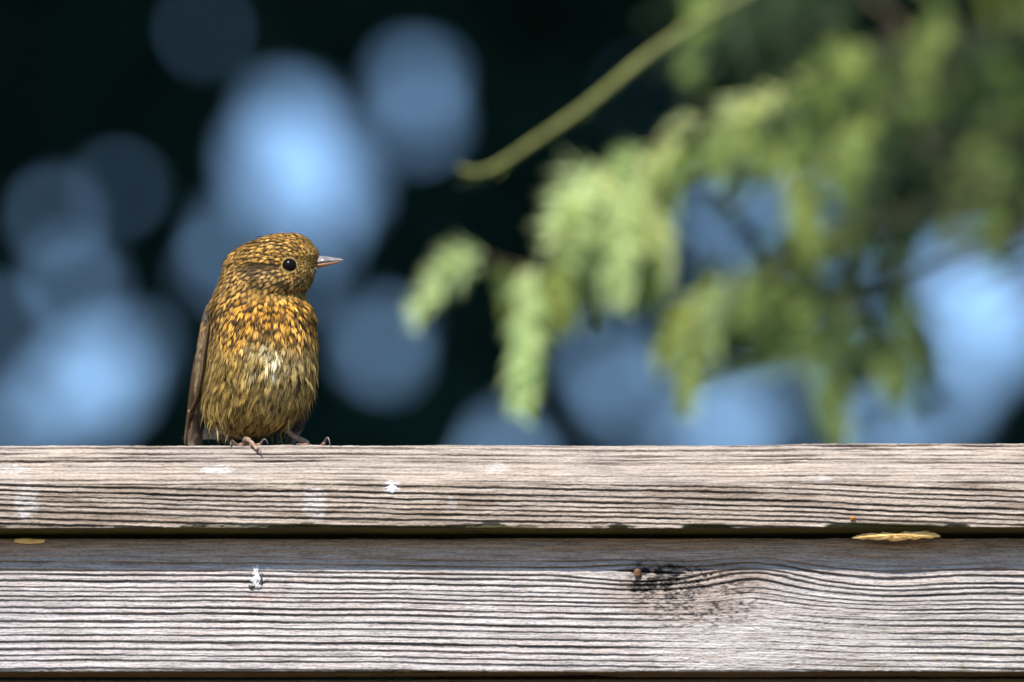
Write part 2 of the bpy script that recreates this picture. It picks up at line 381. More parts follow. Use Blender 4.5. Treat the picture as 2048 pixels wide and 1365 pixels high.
base = base*(1 - shade_brn*(1 - kk)) + shade_brn*(1 - kk)*np.array([0.42, 0.275, 0.175])
rust = (np.exp(-((X - 525)/30)**2 - ((Q - 1196)/9)**2)*0.3)[..., None]; base = base*(1 - rust) + rust*np.array([0.55, 0.28, 0.16])
und = (Q > 1343.3)[..., None]; base = np.where(und, np.array([0.16, 0.11, 0.06]), base)
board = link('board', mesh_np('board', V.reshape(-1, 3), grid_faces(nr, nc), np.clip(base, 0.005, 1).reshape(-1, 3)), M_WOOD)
board['label'] = 'bleached horizontal board with dark knot, rusty nail and deep grooves'
put(board, fence)

# ---- boards below (set back), posts behind
def plain_board(x0, x1, y0, y1, z0, z1, seed, vertical=False, name='board'):
    """box with wavy weathered faces, rounded arrises"""
    a = 40; b = 9; r = np.random.default_rng(seed)
    prof = [(y0 + .002, z1), (y0 + .0006, z1 - .0006), (y0, z1 - .002), (y0, (z0 + z1)/2), (y0, z0 + .002), (y0 + .0006, z0 + .0006), (y0 + .002, z0), (y1, z0), (y1, z1)]
    V = []
    L = np.linspace(0, 1, a)
    for i, u in enumerate(L):
        w = 0.0006*vnoise(np.array([u*9]), np.array([seed*1.7]), seed)[0]
        for (y, z) in prof: V.append((x0 + (x1 - x0)*u, y + w, z + w))
    V = np.array(V); F = grid_faces(a, len(prof), True).tolist()
    F += [list(range(len(prof)))[::-1], list(range((a-1)*len(prof), a*len(prof)))]
    me = bpy.data.meshes.new(name); me.from_pydata(V.tolist(), [], F); me.update()
    return me
zz = Z2 - 0.001
for i in range(14):
    h = 0.118; y0 = BY + 0.012
    b_ = link('board', plain_board(-1.5, 1.5, y0 + 0.0004*(i % 3), y0 + 0.02, zz - h, zz, 300 + i), M_WOOD_PLAIN)
    put(b_, fence); zz -= h + 0.006
for px_ in (-1.25, 0.0, 1.25):
    V, F = [], []
    prof = [(-.04, .0), (.04, .0), (.04, .08), (-.04, .08)]
    L = np.linspace(0, 1, 14); H_ = Z1 - 0.03
    for u in L:
        for (x, y) in prof: V.append((px_ + x*(1 + .02*math.sin(9*u + px_)), y + BY + 0.0345 + 0.0, -0.25 + (H_ + 0.25)*u))
    F = grid_faces(14, 4, True).tolist() + [[3, 2, 1, 0], [52, 53, 54, 55]]
    me = bpy.data.meshes.new('post'); me.from_pydata(V, [], F); me.update()
    put(link('post', me, M_WOOD_PLAIN), fence)

# ---- nail, crusts, droppings, speck
def blob(name, fn_outline, thick, px, py, Y, mat, nrm=(0, -1, 0), seed=0, n=28, rings_=6):
    """low irregular cushion on a front face; outline given in photo pixels round (px, py)"""
    c = at(px, py, Y); V = []
    for r_ in range(rings_ + 1):
        f = r_/rings_
        for k in range(n):
            ox, oy = fn_outline(2*math.pi*k/n)
            wob = 0.25*vnoise(np.array([k*0.6 + seed]), np.array([f*4.0]), seed + 3)[0]
            hgt = thick*max(0.0, 1 - f**2.2)*(1 + wob)
            V.append((c.x + ox*f*S, c.y - hgt*S + (0.6*S if f == 1 else 0), c.z - oy*f*S))
    F = grid_faces(rings_ + 1, n, True)
    me = mesh_np(name, np.array(V), F); return link(name, me, mat)
def oval(rx, ry, seed, jag=0.25):
    r = np.random.default_rng(seed); ph = r.uniform(0, 6.28, 5); am = r.uniform(0.3, 1, 5)
    return lambda t: tuple(np.array([rx*math.cos(t), ry*math.sin(t)])*(1 + jag*sum(am[i]*math.sin((i+2)*t + ph[i]) for i in range(5))/2.2))
V, F = tube([at(1275, 1146, BY + 0.004), at(1275, 1146.2, BY - 0.0002), at(1275, 1146.4, BY - 0.0008)], [0.0006, 0.0006, 0.0006], 10)
nail_r = [(0.0, .0006), (0.0, .0014), (-.0005, .0016), (-.0009, .0014), (-.0011, .0007), (-.0011, .0001)]
cN = at(1275, 1147, BY - 0.0003); Vn = []
Vn += [(cN.x + .0006*math.cos(a), cN.y + 0.006, cN.z + .0006*math.sin(a)) for a in np.linspace(0, 2*math.pi, 14, endpoint=False)]
for (dy, r_) in nail_r: Vn += [(cN.x + 0.95*r_*math.cos(a), cN.y + dy + 0.25*r_*math.cos(a), cN.z + 1.15*r_*math.sin(a)) for a in np.linspace(0, 2*math.pi, 14, endpoint=False)]
nail = link('nail', mesh_np('nail', np.array(Vn), grid_faces(7, 14, True)), M_NAIL); nail['label'] = 'rusty nail head standing in the dark knot'
put(nail, fence)
def crust_outline(t):
    x = (86 + 4*math.sin(7*t))*math.cos(t); y = (8.0 + 1.3*math.sin(5*t) + 1.4*math.sin(13*t) + 0.9*math.sin(23*t + 1))*np.sign(math.sin(t))*abs(math.sin(t))**0.6*(1 - 0.4*max(0, -math.cos(t))**2) - 2.2*math.cos(t)
    return x, y
cr = blob('fungus_crust', crust_outline, 6, 1792, 1072.5, FY + 0.0032, M_CRUST, seed=4, n=60); cr['label'] = 'long pale yellow crust wedged under the rail'
# back of the crust reaches the board
put(cr, fence)
cr2 = blob('fungus_crust', oval(33, 5.5, 9, 0.12), 4, 58, 1082.5, BY - 0.0008, M_CRUST, seed=5, n=40); cr2['label'] = 'short pale yellow crust under the rail'
put(cr2, fence)
for (o_, th, px, py, mt, nm) in ((oval(7, 12, 21, .45), 1.2, 512, 1144, M_DROP, 'dropping'), (oval(11, 11, 22, .5), 3.5, 514, 1160, M_DROP, 'dropping'), (oval(4, 10, 23, .5), 4, 523, 1160, M_DROPD, 'dropping'), (oval(6, 4, 24, .5), 3.5, 503, 1174, M_DROPD, 'dropping'), (oval(6, 6, 25, .5), 3.5, 516, 1172, M_DROP, 'dropping')):
    o = blob(nm, o_, th, px, py, BY - 0.0001, mt, seed=int(px)); put(o, fence)
    o['label'] = ('white' if mt is M_DROP else 'dark') + ' crumb of a dried dropping on the board'
o = blob('dropping', oval(13, 7, 27, 0.35), 1.2, 783, 978, FY + 0.0001, M_DROP, seed=12); o['label'] = 'white flat dropping on the rail'; put(o, fence)
o = blob('speck', oval(6, 5, 31, 0.3), 7, 1706, 1038, FY + 0.0002, M_SEED, seed=13); o['label'] = 'tiny orange speck on the rail'; put(o, fence)

# ------------------------------------------------------------------ bird
BIRD_Y = 0.013
b0 = at(505, 890, BIRD_Y)
bird = empty('bird', (b0.x, b0.y, zrow(891, 0) ))
tag(bird, 'young speckled orange brown songbird perched on the weathered fence rail', 'bird')
ZS = 1/math.cos(PITCH)
def bp(px, py, d):
    """bird point: photo column and row at depth d pixels behind the bird's mid plane, following the view tilt"""
    return at(px, py, BIRD_Y + d*S)
prof = np.array([  # row, left, right, depth centre, half depth
 (467, 560, 586, 8, 10), (469.5, 546, 598, 8, 24), (473, 531, 608, 8, 36), (480, 510, 619, 8, 50), (490, 488, 627, 8, 61), (500, 471, 635, 8, 69),
 (511, 457, 639, 8, 75), (522, 450, 638, 8, 79), (533, 446, 635, 8, 82), (545, 443, 631, 7, 84), (558, 439, 627, 6, 85),
 (572, 435, 622, 5, 86), (586, 429, 610, 4, 86), (600, 423, 612, 2, 91), (616, 417, 624, 0, 100), (635, 420, 631, -3, 106), (665, 421, 634, -6, 112),
 (700, 418, 635, -6, 115), (730, 415, 635, -4, 116), (756, 411, 633, 0, 114), (781, 407, 628, 4, 110), (802, 405, 620, 8, 102),
 (822, 406, 607, 13, 92), (840, 411, 592, 18, 79), (854, 420, 574, 22, 64), (865, 441, 550, 26, 44), (871, 470, 522, 28, 20)])
def prow(py):
    return [np.interp(py, prof[:, 0], prof[:, k]) for k in range(1, 5)]
def surf(py, th):
    """point on the body surface; th = 0 faces the camera, grows towards photo right"""
    l, r, yc, hd = prow(py); c = (l + r)/2; hw = (r - l)/2
    e = 2/2.15
    sx = np.sign(np.sin(th))*np.abs(np.sin(th))**e; sy = -np.sign(np.cos(th))*np.abs(np.cos(th))**e
    # a face: cheeks flatter, slight groove at the neck
    return c + hw*sx, py, yc + hd*sy
P0 = bp(0, 0, 0); ex = bp(1, 0, 0) - P0; ey = bp(0, 1, 0) - P0
def to_world(px, py, d):
    Y = BIRD_Y + d*S
    fx = (px - 1024)*S; fy = (py - 682.5)*S
    dx = fx; dy = math.cos(PITCH)*D + fy*math.sin(PITCH); dz = math.sin(PITCH)*D - fy*math.cos(PITCH)
    t = (Y - CAM.y)/dy
    return np.stack([dx*t, Y + 0*fx, CAM.z + dz*t], -1)
rows = np.concatenate([np.linspace(467, 490, 14), np.linspace(493, 850, 90), np.linspace(853, 871, 8)]); nth = 72
TH, PY = np.meshgrid(np.linspace(0, 2*np.pi, nth, endpoint=False), rows)
a, b, c = surf(PY, TH)
# sockets and cheeks shaped into the head
fr = np.cos(TH) > 0
gs = lambda cx, cy, rx, ry: np.exp(-((a - cx)/rx)**2 - ((b - cy)/ry)**2)*fr
dd = 4*gs(577, 531, 20, 17) + 5*gs(540, 534, 40, 6) - 6*gs(560, 565, 45, 22) + 4*gs(575, 594, 40, 9) - 5*gs(570, 500, 50, 16) + 4*gs(612, 525, 16, 12)
c = c + dd
V = to_world(a, b, c).reshape(-1, 3)
F = grid_faces(len(rows), nth, True).tolist() + [list(range(nth))[::-1], list(range((len(rows)-1)*nth, len(rows)*nth))]
me = bpy.data.meshes.new('body'); me.from_pydata(V.tolist(), [], F); me.polygons.foreach_set('use_smooth', [True]*len(F)); me.update()
body = put(link('body', me, M_SKIN), bird)

# ---- plumage: several thousand small feathers, each a fan of barbs
def s2(py, th):
    a, b, c = surf(py, th); f = np.cos(th) > 0
    g_ = lambda cx, cy, rx, ry: np.exp(-((a - cx)/rx)**2 - ((b - cy)/ry)**2)*f
    c = c + 4*g_(577, 531, 20, 17) + 5*g_(540, 534, 40, 6) - 6*g_(560, 565, 45, 22) + 4*g_(575, 594, 40, 9) - 5*g_(570, 500, 50, 16) + 4*g_(612, 525, 16, 12)
    return np.array([a, b, c])
def flen(px, py):
    """feather length in photo pixels by body zone"""
    L = np.interp(py, [467, 490, 530, 565, 600, 640, 700, 760, 820, 875], [16, 18, 15, 18, 24, 27, 27, 29, 31, 34])
    d = math.hypot(px - 632, (py - 522)*1.1)
    return min(L, 6 + d*0.135)
cand = []
for _ in range(60000):
    py = random.uniform(467.5, 870.5); l, r, yc, hd = prow(py)
    if random.random() > (0.5*(r - l) + hd)/240: continue
    cand.append((py, random.uniform(-math.pi, math.pi)))
cell = {}; chosen = []
for (py, th) in cand:
    p = s2(py, th); L = flen(p[0], py)*(1.0 if abs(th) < 1.9 else 1.5); sp = L*(0.46 if py < 590 else 0.40 if py < 690 else 0.38)
    if abs(math.cos(th)) and p[2] < 20 and math.hypot(p[0] - 578, p[1] - 531) < 15: continue
    if p[0] > 633 and 512 < py < 533: continue
    key = tuple((p//14).astype(int)); ok = True
    for i in (-1, 0, 1):
        for j in (-1, 0, 1):
            for k in (-1, 0, 1):
                for (q_, s_) in cell.get((key[0]+i, key[1]+j, key[2]+k), ()):
                    if np.dot(p - q_, p - q_) < min(sp, s_)**2: ok = False; break
                if not ok: break
            if not ok: break
        if not ok: break
    if ok: cell.setdefault(key, []).append((p, sp)); chosen.append((py, th, p, L))
VV = []; FF = []; CC = []; off = 0
N = lambda s: np.random.default_rng(s)
def feather_colours(px, py, depth):
    """centre colour, fringe colour, fringe start along the feather, for a place on the bird"""
    r = random.random
    orange = np.array([0.52, 0.245, 0.035]); gold = np.array([0.40, 0.245, 0.07]); buff = np.array([0.40, 0.265, 0.075]); dark = np.array([0.035, 0.022, 0.012])
    pale = np.array([0.78, 0.72, 0.50]); olive = np.array([0.30, 0.19, 0.042]); brown = np.array([0.20, 0.125, 0.045])
    g_ = lambda cx, cy, rx, ry: math.exp(-((px - cx)/rx)**2 - ((py - cy)/ry)**2)
    if py < 600:
        col = (orange*0.4 + gold*0.6)*1.05; fringe = dark*0.9; st = 0.70
        cheek = min(1, 1.1*g_(545, 556, 48, 24)); col = col*(1 - 0.7*cheek) + 0.7*cheek*brown*1.5; st -= 0.05*cheek
        ear = min(1, g_(508, 545, 26, 12)); col = col*(1 - 0.5*ear) + 0.5*ear*np.array([0.16, 0.14, 0.105])
        lore = min(1, g_(612, 530, 18, 14)); col = col*(1 - 0.7*lore) + 0.7*lore*buff*1.05; st += 0.2*lore
        throat = min(1, g_(618, 568, 16, 26)); col = col*(1 - 0.6*throat) + 0.6*throat*buff*0.85
        nape = min(1, g_(452, 560, 34, 40)); col = col*(1 - 0.45*nape) + 0.45*nape*brown*1.5
        stripe_shade = min(1, 1.6*g_(533, 533, 40, 6) + 1.2*g_(570, 570, 13, 7) + 1.1*g_(530, 575, 14, 5) + 0.6*g_(500, 540, 14, 12) + 0.5*g_(590, 548, 10, 6))  # eye stripe and malar patch, plus shade painted in the cheek crease
        col = col*(1 - 0.93*stripe_shade) + 0.93*stripe_shade*dark; 
        brow = min(1, g_(585, 512, 20, 5)); col = col*(1 - 0.5*brow) + 0.5*brow*gold*1.15
    else:
        k = min(1, max(0, (py - 600)/60.0)); t = min(1, max(0, (py - 655 + 12*math.sin(px*0.05))/55.0))
        col = orange*1.15*(1 - t) + (olive*0.45 + buff*0.55)*t; fringe = dark*(1 - t) + (brown*0.55 + buff*0.18)*t; st = 0.72 + 0.10*t
        if r() < 0.35 and t < 0.6: col = col*0.6 + gold*0.4
        if r() < 0.22: col = col*0.4; st -= 0.2
        side_o = min(1, max(0, (abs(px - 540) - 45)/60.0))*(1 - t); col = col*(1 - 0.5*side_o) + 0.5*side_o*olive
        w = min(0.85, 1.0*g_(551, 728, 15, 24) + 0.5*g_(520, 698, 26, 13) + 0.22*g_(592, 720, 24, 40) + 0.3*g_(505, 745, 14, 14) + 0.15*g_(555, 790, 40, 40))*random.uniform(0.5, 1.15); w = min(w, 1); col = col*(1 - w) + pale*w; fringe = fringe*(1 - w) + buff*0.6*w
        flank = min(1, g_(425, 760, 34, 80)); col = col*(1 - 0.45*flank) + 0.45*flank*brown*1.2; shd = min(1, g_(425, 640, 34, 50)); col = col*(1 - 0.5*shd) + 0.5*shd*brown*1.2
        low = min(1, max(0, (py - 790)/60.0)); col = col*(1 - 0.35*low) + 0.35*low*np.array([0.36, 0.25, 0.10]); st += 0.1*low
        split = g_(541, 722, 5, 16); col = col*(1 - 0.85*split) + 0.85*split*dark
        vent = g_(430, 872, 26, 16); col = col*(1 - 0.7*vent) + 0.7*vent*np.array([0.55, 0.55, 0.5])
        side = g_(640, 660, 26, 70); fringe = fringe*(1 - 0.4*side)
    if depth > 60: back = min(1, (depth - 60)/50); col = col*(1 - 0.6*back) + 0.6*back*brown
    v = math.exp(random.gauss(0, 0.16))*(1 + 0.50*float(vnoise(np.array([px/17.0]), np.array([py/21.0]), 7)[0]) + 0.28*float(vnoise(np.array([px/6.0]), np.array([py/8.0]), 9)[0])); hs = random.gauss(0, 0.06)
    v = max(v, 0.25)
    return np.clip(col*v*np.array([1 + hs*0.4, 1, 1 - hs]), 0, 0.9), fringe*math.exp(random.gauss(0, 0.25)), st + random.gauss(0, 0.07)
def add_feather(p, L, W, tang, nrm, nb, cc, cf, st, lift, fray):
    """barb strips in photo-pixel space; p root, tang along, nrm out"""
    global off
    side = np.cross(tang, nrm); ns = 5
    for k in range(nb):
        av = -1 + 2*(k + 0.5)/nb + random.uniform(-.12, .12)
        ve = L*(1 - 0.42*av*av)*(1 + random.gauss(0, fray)); bw = W/nb*(1.05 - min(0.3, fray))
        sp_ = random.gauss(0, 0.10*fray*3); jit = random.gauss(0, 0.07); bv = math.exp(random.gauss(0, 0.16))
        for j in range(ns):
            t = j/(ns - 1); v = ve*t
            env = 0.45 + 0.55*math.sin(min(1, t*1.25)*math.pi/2) + sp_*t
            s = av*W*0.5*env; wj = bw*0.5*(1.25 if t < 0.7 else 1.25*(1 - (t - 0.7)/0.33))
            out = lift*v*(1 - 0.45*t) - 0.10*W*av*av + 0.6
            base = p + tang*v + nrm*out
            VV.append(base + side*(s - wj)); VV.append(base + side*(s + wj))
            f = 1/(1 + math.exp(-((t + 0.30*abs(av)**1.5 + jit) - st)/0.04))
            root = max(0, 0.35 - t)/0.35
            streak = bv
            c_ = (cc*(1 - f) + cf*f)*(1 - 0.55*root)*streak
            CC.append(c_); CC.append(c_)
            if j: 
                o = off + (j - 1)*2; FF.append((o, o + 1, o + 3, o + 2))
        off += ns*2
BEAK = np.array([640, 522, 8.0])
for (py, th, p, L) in chosen:
    e = 0.02
    d1 = s2(min(870.9, py + 1.5), th) - s2(max(467.1, py - 1.5), th); d2 = s2(py, th + e) - s2(py, th - e)
    n_ = np.cross(d2, d1); ln = np.linalg.norm(n_)
    if ln < 1e-9: continue
    n_ /= ln
    ctr = np.array([(prow(py)[0] + prow(py)[1])/2, py, prow(py)[2]])
    if np.dot(n_, p - ctr) < 0: n_ = -n_
    away = p - BEAK; away[1] = away[1]*0.9 + (10 if py > 540 else -6)
    k = float(smooth(545, 612, py)); down = np.array([-0.18 + 0.0016*(p[0] - 515), 1.0, 0.15])
    tg = away/np.linalg.norm(away)*(1 - k) + down*k
    tg = tg - n_*np.dot(tg, n_); tg /= np.linalg.norm(tg) + 1e-9
    ang = random.gauss(0, 0.10 + 0.16*float(smooth(660, 760, py))); sd = np.cross(tg, n_); tg = tg*math.cos(ang) + sd*math.sin(ang)
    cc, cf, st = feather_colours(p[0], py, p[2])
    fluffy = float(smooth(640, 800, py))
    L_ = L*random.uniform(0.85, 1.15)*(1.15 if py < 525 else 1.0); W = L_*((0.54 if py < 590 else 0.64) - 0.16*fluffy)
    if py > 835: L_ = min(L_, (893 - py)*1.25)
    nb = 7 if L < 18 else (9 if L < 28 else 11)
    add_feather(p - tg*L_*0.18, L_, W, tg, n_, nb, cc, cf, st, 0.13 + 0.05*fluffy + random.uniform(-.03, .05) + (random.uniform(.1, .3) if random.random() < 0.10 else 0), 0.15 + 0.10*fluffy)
# loose tufts that break the outline
for k in range(240):
    sgn = random.choice((-1, 1)); py = random.uniform(500, 868) if sgn < 0 else random.choice((random.uniform(560, 868), random.uniform(640, 868)))
    th = sgn*random.gauss(1.45, 0.35); p = s2(py, th); ctr = np.array([(prow(py)[0] + prow(py)[1])/2, py, prow(py)[2]])
    n_ = p - ctr; n_[1] = 0; n_ /= np.linalg.norm(n_); k_ = float(smooth(545, 612, py))
    tg = np.array([-0.9*(1 - k_) - 0.1, 0.45 + 0.55*k_, 0.1]) + np.array([random.gauss(0, .15), 0, random.gauss(0, .15)]); tg -= n_*np.dot(tg, n_); tg /= np.linalg.norm(tg)
    cc, cf, st = feather_colours(p[0], py, p[2]); L_ = flen(p[0], py)*random.uniform(0.6, 1.0)
    if py > 835: L_ = min(L_, (893 - py)*1.1)
    add_feather(p, L_, L_*0.22, tg, n_, 3, cc, cf*0.5 + cc*0.5, st + 0.1, random.uniform(0.12, 0.38), 0.25)
# pale ring of tiny feathers round the eye
for k in range(40):
    an = 2*math.pi*k/40 + random.uniform(-.05, .05); px, py = 578 + 14.5*math.cos(an), 531 + 14.5*math.sin(an)
    l, r, yc, hd = prow(py); sx = (px - (l + r)/2)/((r - l)/2); th = math.asin(max(-1, min(1, np.sign(sx)*abs(sx)**(2.15/2))))
    p = s2(py, th); tg = np.array([math.cos(an), math.sin(an), 0.05]); n_ = np.array([0.15, -0.05, -1.0]); n_ /= np.linalg.norm(n_); tg -= n_*np.dot(tg, n_); tg /= np.linalg.norm(tg)
    up_ = 1.0 if math.sin(an) < 0.2 else 0.75
    add_feather(p - tg*1.0 + n_*1.5, random.uniform(3.5, 5.5), 2.6, tg, n_, 3, np.array([0.48, 0.34, 0.11])*up_, np.array([0.22, 0.13, 0.04]), 0.8, 0.12, 0.1)
# small coverts over the shoulder of the near wing
for k in range(150):
    py = 600 + 165*(k/150.0)**0.9 + random.uniform(-4, 4); ph = random.uniform(-2.9, 0.2)
    wx = np.interp(py, [600, 640, 680, 720, 770], [430, 417, 411, 407, 400]); wd = np.interp(py, [600, 640, 680, 720, 770], [40, 44, 50, 60, 74])
    hw_ = np.interp(py, [600, 640, 680, 720, 770], [7, 14, 15, 13, 11]); hd_ = np.interp(py, [600, 640, 680, 720, 770], [14, 44, 50, 50, 44])
    n_ = np.array([-abs(math.cos(ph))*hd_, 0, math.sin(ph)*hw_*1.6]); n_ /= np.linalg.norm(n_)
    p = np.array([wx - hw_*abs(math.cos(ph)), py, wd + hd_*math.sin(ph)]); tg = np.array([-0.16, 1.0, 0.18]); tg -= n_*np.dot(tg, n_); tg /= np.linalg.norm(tg)
    spot = random.random() < 0.3 and py < 690
    add_feather(p + n_*1.0, random.uniform(20, 32), random.uniform(9, 13), tg, n_, 7, np.array([0.34, 0.20, 0.06]) if spot else np.array([0.085, 0.06, 0.038])*random.uniform(.7, 1.4), np.array([0.04, 0.028, 0.018]) if spot else np.array([0.26, 0.18, 0.10]), 0.86, 0.10, 0.08)
# whisker bristles at the gape
for k in range(8):
    px, py = random.uniform(616, 630), random.uniform(532, 541); th = 0.9
    p = np.array([px, py, prow(py)[2] - prow(py)[3]*0.55 + (px - 618)*1.6]); tg = np.array([0.35, 0.75 + random.uniform(-.3, .4), -0.3]); tg /= np.linalg.norm(tg); n_ = np.array([0.5, 0.1, -0.85]); n_ /= np.linalg.norm(n_)
    add_feather(p, random.uniform(7, 12), 0.5, tg, n_, 1, np.array([0.40, 0.33, 0.2]), np.array([0.3, 0.25, 0.15]), 0.8, 0.2, 0.05)
VVa = np.array(VV); W3 = to_world(VVa[:, 0], VVa[:, 1], VVa[:, 2])
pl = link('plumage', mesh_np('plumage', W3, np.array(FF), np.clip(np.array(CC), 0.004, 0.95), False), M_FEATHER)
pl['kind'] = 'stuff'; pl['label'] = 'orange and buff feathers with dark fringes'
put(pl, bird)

# ---- eye
def ellipsoid(name, c, rx, ry, rz, mat, nu=24, nv=14):
    V = []
    for j in range(nv + 1):
        ph = math.pi*j/nv
        for i in range(nu):
            t = 2*math.pi*i/nu; V.append((c[0] + rx*math.sin(ph)*math.cos(t), c[1] + ry*math.cos(ph), c[2] + rz*math.sin(ph)*math.sin(t)))
    return link(name, mesh_np(name, np.array(V), grid_faces(nv + 1, nu, True)), mat)
l, r, yc, hd = prow(531)
def eye_depth(px, py):
    l, r, yc, hd = prow(py); sx = (px - (l + r)/2)/((r - l)/2); th = math.asin(np.sign(sx)*abs(sx)**(2.15/2)); return s2(py, th)[2]
ed = eye_depth(578, 531)
eye = put(ellipsoid('eye', tuple(to_world(np.array([578.5]), np.array([531.5]), np.array([ed + 1.5]))[0]), 15*S, 12*S, 14*S, M_EYE), bird)
eye['label'] = 'round glossy black eye'
far = put(ellipsoid('eye', tuple(to_world(np.array([590.0]), np.array([531.0]), np.array([2*yc - ed - 4.0]))[0]), 14*S, 11*S, 13*S, M_EYE), bird)

# ---- beak: two mandibles lofted along their length
def mandible(name, stations, mat):
    V = []; m = 16
    for (px, py, hw, up_, dn, d) in stations:
        for k in range(m):
            t = 2*math.pi*k/m; s, cth = math.sin(t), math.cos(t)
            V.append(to_world(np.array([px + 0.0]), np.array([py - (up_*s if s > 0 else dn*s)]), np.array([d + hw*cth*(1 - 0.25*max(0, s))]))[0])
    F = grid_faces(len(stations), m, True).tolist() + [list(range(m)), list(range((len(stations)-1)*m, len(stations)*m))[::-1]]
    me = bpy.data.meshes.new(name); me.from_pydata([tuple(v) for v in V], [], F); me.polygons.foreach_set('use_smooth', [True]*len(F)); me.update()
    return put(link(name, me, mat), bird)
BD = -10
mandible('upper_beak', [(622, 526, 17, 11, 2, 3), (632, 525, 15, 11.5, 2.5, 0), (642, 524, 13, 12, 2.5, -9), (652, 523, 10, 9.8, 2.2, -10), (663, 522, 7, 7.2, 1.8, -10), (673, 521.2, 4.6, 5, 1.5, -10), (681, 520.8, 3, 3.4, 1.3, -10), (686, 521.2, 1.2, 1.4, 1.0, BD), (687.5, 522.2, 0.3, .3, .3, BD)], M_BEAK_U)
mandible('lower_beak', [(620, 529.5, 15, 1, 5, 3), (632, 529, 13.5, 1, 6.5, 0), (642, 528, 11, 1.2, 7.5, -8), (652, 526.5, 8.5, 1.2, 6.4, -10), (663, 525, 6, 1.1, 5, -10), (673, 523.6, 3.8, 1, 3.4, -10), (680, 522.8, 2, .8, 2.3, -10), (684, 522.4, .5, .4, .6, BD)], M_BEAK_L)

# ---- wings and tail: each flight feather a curved vane with a rachis
def vane(name, path, width, side, c_in, c_edge, parent, th=0.5):
    """closed thin vane along a path (photo-pixel space); side = direction of its width"""
    n_ = 16; P = spline(path, n_); side = np.asarray(side, float)
    V = []; C = []; m = 7
    T = np.gradient(P, axis=0)
    for i in range(n_):
        u = i/(n_ - 1); w = width*(0.45 + 0.55*math.sin(min(1, u*2.2)*math.pi/2))*(1 if u < 0.8 else math.sqrt(max(0.0, 1 - ((u - 0.8)/0.2)**2))*0.92 + 0.08)
        t = T[i]/np.linalg.norm(T[i]); s = side - t*np.dot(side, t); s /= np.linalg.norm(s); nn = np.cross(t, s)
        for j in range(m):
            f = -1 + 2*j/(m - 1); ridge = (0.9 if j == m//2 else 0.0) - 0.12*w*f*f*0.5
            V.append(P[i] + s*f*w*0.5 + nn*ridge)
            e = abs(f)**5; k = 0.85 + 0.3*random.random()
            C.append((np.asarray(c_in)*(1 - e) + np.asarray(c_edge)*e)*k)
    top = len(V)
    for i in range(n_):
        t = T[i]/np.linalg.norm(T[i]); s = side - t*np.dot(side, t); s /= np.linalg.norm(s); nn = np.cross(t, s)
        for j in range(m): V.append(V[i*m + j] - nn*th); C.append(C[i*m + j])
    F1 = grid_faces(n_, m); F2 = F1[:, ::-1] + top
    V = np.array(V); W = to_world(V[:, 0], V[:, 1], V[:, 2])
    o = link(name, mesh_np(name, W, np.vstack([F1, F2]), np.clip(np.array(C), 0, 1)), M_QUILL)
    o.parent = parent; o.location = -(Vector(bird.location) + Vector(parent.location)) if parent is not bird else -Vector(bird.location)
    return o
def wing_base(name, rows_, col, label):
    """rounded arm of the wing: loft of ovals (px, py, depth, half width, half depth)"""
    V = []; m = 18
    for (px, py, d, hw, hd_) in rows_:
        for k in range(m):
            t = 2*math.pi*k/m; V.append((px + hw*math.cos(t), py, d + hd_*math.sin(t)))
    V = np.array(V); W = to_world(V[:, 0], V[:, 1], V[:, 2])
    F = grid_faces(len(rows_), m, True).tolist() + [list(range(m)), list(range((len(rows_)-1)*m, len(rows_)*m))[::-1]]
    me = bpy.data.meshes.new(name); me.from_pydata(W.tolist(), [], F); me.polygons.foreach_set('use_smooth', [True]*len(F))
    ca = me.color_attributes.new('tint', 'FLOAT_COLOR', 'POINT'); cv = np.ones((len(W), 4), np.float32); cv[:, :3] = col; ca.data.foreach_set('color', cv.ravel()); me.update()
    o = put(link(name, me, M_QUILL), bird); o['label'] = label
    return o
wl_ = wing_base('wing', [(431, 600, 40, 6, 12), (424, 612, 42, 12, 30), (417, 640, 44, 14, 44), (411, 680, 50, 15, 50), (407, 720, 60, 11, 46), (400, 770, 74, 9, 38), (393, 815, 90, 8, 26), (389, 850, 96, 12, 22), (390, 880, 100, 15, 16), (391, 894, 104, 15, 10)], (0.10, 0.07, 0.045), 'folded brown wing along the flank')
wr_ = wing_base('wing', [(618, 612, 46, 6, 12), (622, 630, 50, 10, 30), (622, 680, 60, 11, 46), (620, 730, 72, 10, 48), (613, 780, 84, 8, 42), (606, 812, 94, 8, 30), (599, 840, 98, 11, 24), (588, 868, 102, 12, 16), (578, 892, 106, 9, 9)], (0.08, 0.06, 0.045), 'far folded wing showing its grey tip below the belly')
brn_, edge_ = (0.085, 0.058, 0.036), (0.30, 0.20, 0.11)
for k in range(7):                                                    # near wing: secondaries then primaries
    f = k/6.0; d0 = 4 + 92*f
    path = [(424 - 14*f, 624 + 34*f, d0 - 28), (413 - 18*f, 705 + 14*f, d0 - 14), (402 - 17*f, 785 + 6*f, d0 + 4), (379 - 2*f + 7*(1-f), 862 - 40*(1-f), d0 + 28), (374 - f + 11*(1-f), 893 - 70*(1-f), d0 + 34)]
    vane('flight_feather', path, 19, (0.62, 0.0, 0.80), brn_ if k % 2 else (0.045, 0.032, 0.022), (0.46, 0.32, 0.18), wl_)
for k in range(10):                                                   # far wing
    f = k/9.0; d0 = 30 + 80*f
    path = [(628 - 2*f, 660 + 30*f, d0), (626 - 3*f, 730 + 14*f, d0 + 8), (619 - 2*f, 790, d0 + 16), (610 - 3*f, 845 - 25*(1-f), d0 + 24), (588 - 5*f + 12*(1-f), 893 - 42*(1-f), d0 + 30)]
    vane('flight_feather', path, 22, (-0.62, 0.0, 0.80), (0.13, 0.12, 0.115), (0.26, 0.25, 0.24), wr_)
